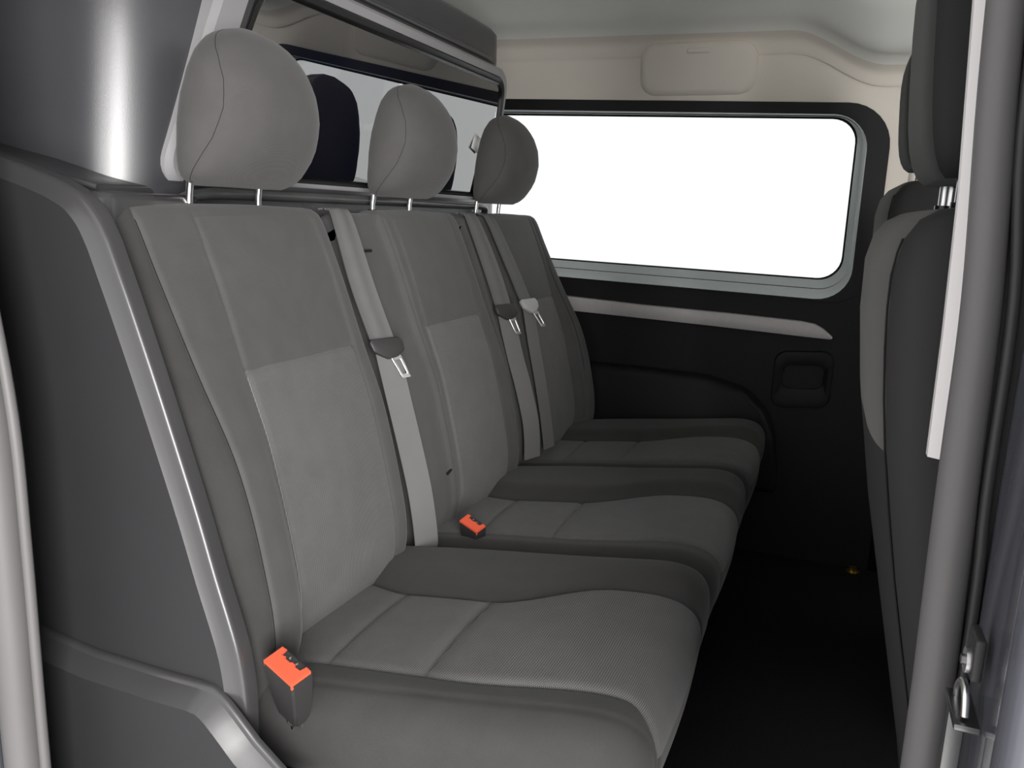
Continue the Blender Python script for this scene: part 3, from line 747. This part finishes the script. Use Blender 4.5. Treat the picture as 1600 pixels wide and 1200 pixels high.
# ------------------------------------------------------------------ front seats
def front_seat(label, yc, hw, x0, ztop, hz, hgt):
    o = empty('front_seat', (x0+.25, yc, FZ)); tag(o, label, 'seat', 'front seats'); bpy.context.view_layer.update()
    # backrest: rings up the back, bulging towards the rear
    rows = []; N = 48
    prof_ = [(.30, .150, .30), (.36, .140, .30), (.45, .124, .29), (.55, .102, .275), (.65, .080, .26), (.75, .058, .245), (.85, .040, .225), (.93, .031, .21), (.985, .030, .19), (1.012, .036, .175), (1.026, .046, .165), (1.034, .060, .155), (1.037, .085, .135)]
    for i, (z, xb, xf) in enumerate(prof_):
        t = (z-.30)/.737; wv = hw*(1-.10*t) if z < 1.0 else hw*(.9-.06*((z-1.0)/.037)**2)
        r = []; xc = (xb+xf)/2; a_ = (xf-xb)/2
        for k in range(N):
            an = 2*PI*k/N; ca, sa = math.cos(an), math.sin(an); e = 2/6.5
            px = math.copysign(abs(ca)**e, ca)*a_; py = math.copysign(abs(sa)**e, sa)*wv
            # rear face crowned across its width
            if ca < 0: px += .006*(py/wv)**2*abs(ca)
            r.append(Vector((xc+px+x0, yc+py, z+(ztop-1.037)*sstep(.5, 1, t))))
        rows.append(r)
    V = [p for r in rows for p in r]; Fr = []; Fc = []; Fl = []
    for i in range(len(rows)-1):
        for k in range(N):
            f = (i*N+k, i*N+(k+1) % N, (i+1)*N+(k+1) % N, (i+1)*N+k); an = 360*(k+.5)/N
            (Fr if 226 < an < 314 else Fl if 134 < an < 226 and rows[i][0].z < .80 else Fc).append(f)
    Fc.append(tuple(range(N))[::-1]); Fc.append(tuple((len(rows)-1)*N+k for k in range(N)))
    b = mesh('backrest', V, Fc, 'fcloth', o, True); mesh('side_panel', V, Fr, 'fback', b, True); mesh('rear_pocket', V, Fl, 'fback', b, True)  # side faces darker than the cloth: door pillar shade as colour
    for an in (225,):
        k = round(an/360*N); tube('seam', [rows[i][k]+Vector((-.001, 0, 0)) for i in range(1, len(rows)-3)], .0009, 'seam', b, seg=6, n=2)
    # headrest
    rows = []; ss = [0, .03, .08, .15, .25, .38, .5, .62, .74, .84, .91, .96, .99, 1]
    for v in ss:
        e = (1-abs(2*v-1)**3.2)**.5 if 0 < v < 1 else .12
        wv = .126*(.72+.28*e)*(1-.14*v); xb = .050+.006*math.cos(v*2.2)+.024*(1-e) - .004*v; xf = .165-.03*(1-e)-.02*v
        r = []; xc = (xb+xf)/2; a_ = (xf-xb)/2
        for k in range(N):
            an = 2*PI*k/N; ca, sa = math.cos(an), math.sin(an); q = 2/6
            r.append(Vector((x0+xc+math.copysign(abs(ca)**q, ca)*a_, yc+math.copysign(abs(sa)**q, sa)*wv, hz+hgt*v)))
        rows.append(r)
    V = [p for r in rows for p in r]; Fr = []; Fc = []
    for i in range(len(rows)-1):
        for k in range(N):
            f = (i*N+k, i*N+(k+1) % N, (i+1)*N+(k+1) % N, (i+1)*N+k); an = 360*(k+.5)/N
            (Fr if 226 < an < 314 else Fc).append(f)
    Fc.append(tuple(range(N))[::-1]); Fc.append(tuple((len(rows)-1)*N+k for k in range(N)))
    h = mesh('headrest', V, Fc, 'fhead', o, True); mesh('side_panel', V, Fr, 'fback', h, True)  # headrest side takes the same shade colour
    for dy in (-.065, .065):
        tube('post', [(x0+.098, yc+dy, ztop-.04), (x0+.098, yc+dy, ztop+.0), (x0+.098, yc+dy, hz+.03)], .006, 'metal', h, seg=12, n=2)
        tube('post_sleeve', [(x0+.098, yc+dy, ztop-.01), (x0+.098, yc+dy, ztop+.006)], .009, 'gloss', h, seg=12, n=2)
    # cushion and base
    prism('cushion', [(x0+.16, .30), (x0+.16, .44), (x0+.25, .46), (x0+.60, .49), (x0+.66, .46), (x0+.66, .34)], 1, yc-hw, yc+hw, 'fcloth', o, r=.03, seg=3)
    box2('seat_pedestal', (x0+.20, yc-hw+.03, FZ), (x0+.60, yc+hw-.03, .31), 'black', o, r=.01)
    return o
front_seat('near front seat seen from behind, dark headrest filling the upper right', .885, .262, .0, 1.037, 1.062, .235)
front_seat('far front seat peeping out behind the near front seat', 1.72, .255, .035, 1.098, 1.125, .21)

# ------------------------------------------------------------------ small things
lt = empty('door_latch', (.098, .50, .70)); tag(lt, 'small metal door latch bracket low on the right door jamb', 'latch'); bpy.context.view_layer.update()
box('bracket_plate', (.0985, .502, .742), (.014, .042, .004), 'steel', lt, r=.001)
box('bracket_plate', (.0985, .515, .70), (.010, .006, .085), 'steel', lt, r=.001)
tube('hook', [(.097, .515, .742), (.0965, .512, .752), (.0965, .502, .761), (.097, .492, .757), (.0975, .488, .746)], .0022, 'metal', lt, seg=10)
tube('roller', [(.0945, .497, .777), (.1025, .497, .777)], .0075, 'metal', lt, seg=18, n=2)
tube('roller_pin', [(.0925, .497, .777), (.0945, .497, .777)], .003, 'steel', lt, seg=12, n=2)
box('guard', (.0995, .497, .782), (.006, .024, .026), 'gasket', lt, r=.002)
bo = empty('floor_bolt', (.135, 2.262, FZ)); tag(bo, 'tiny brass-coloured bolt at foot of the far side trim', 'bolt'); bpy.context.view_layer.update()
tube('washer', [(.135, 2.262, FZ+.0005), (.135, 2.262, FZ+.004)], .018, 'brass', bo, seg=18, n=1)
tube('head', [(.135, 2.262, FZ+.003), (.135, 2.262, FZ+.016)], .011, 'brass', bo, seg=6, n=1)
lb = prism('pane_label', [(1.922, 1.178), (1.965, 1.166), (1.985, 1.203), (1.942, 1.215)], 0, XG, XG+.0022, 'paper')
tag(lb, 'small white label stuck on the bulkhead window behind far headrest', 'label')
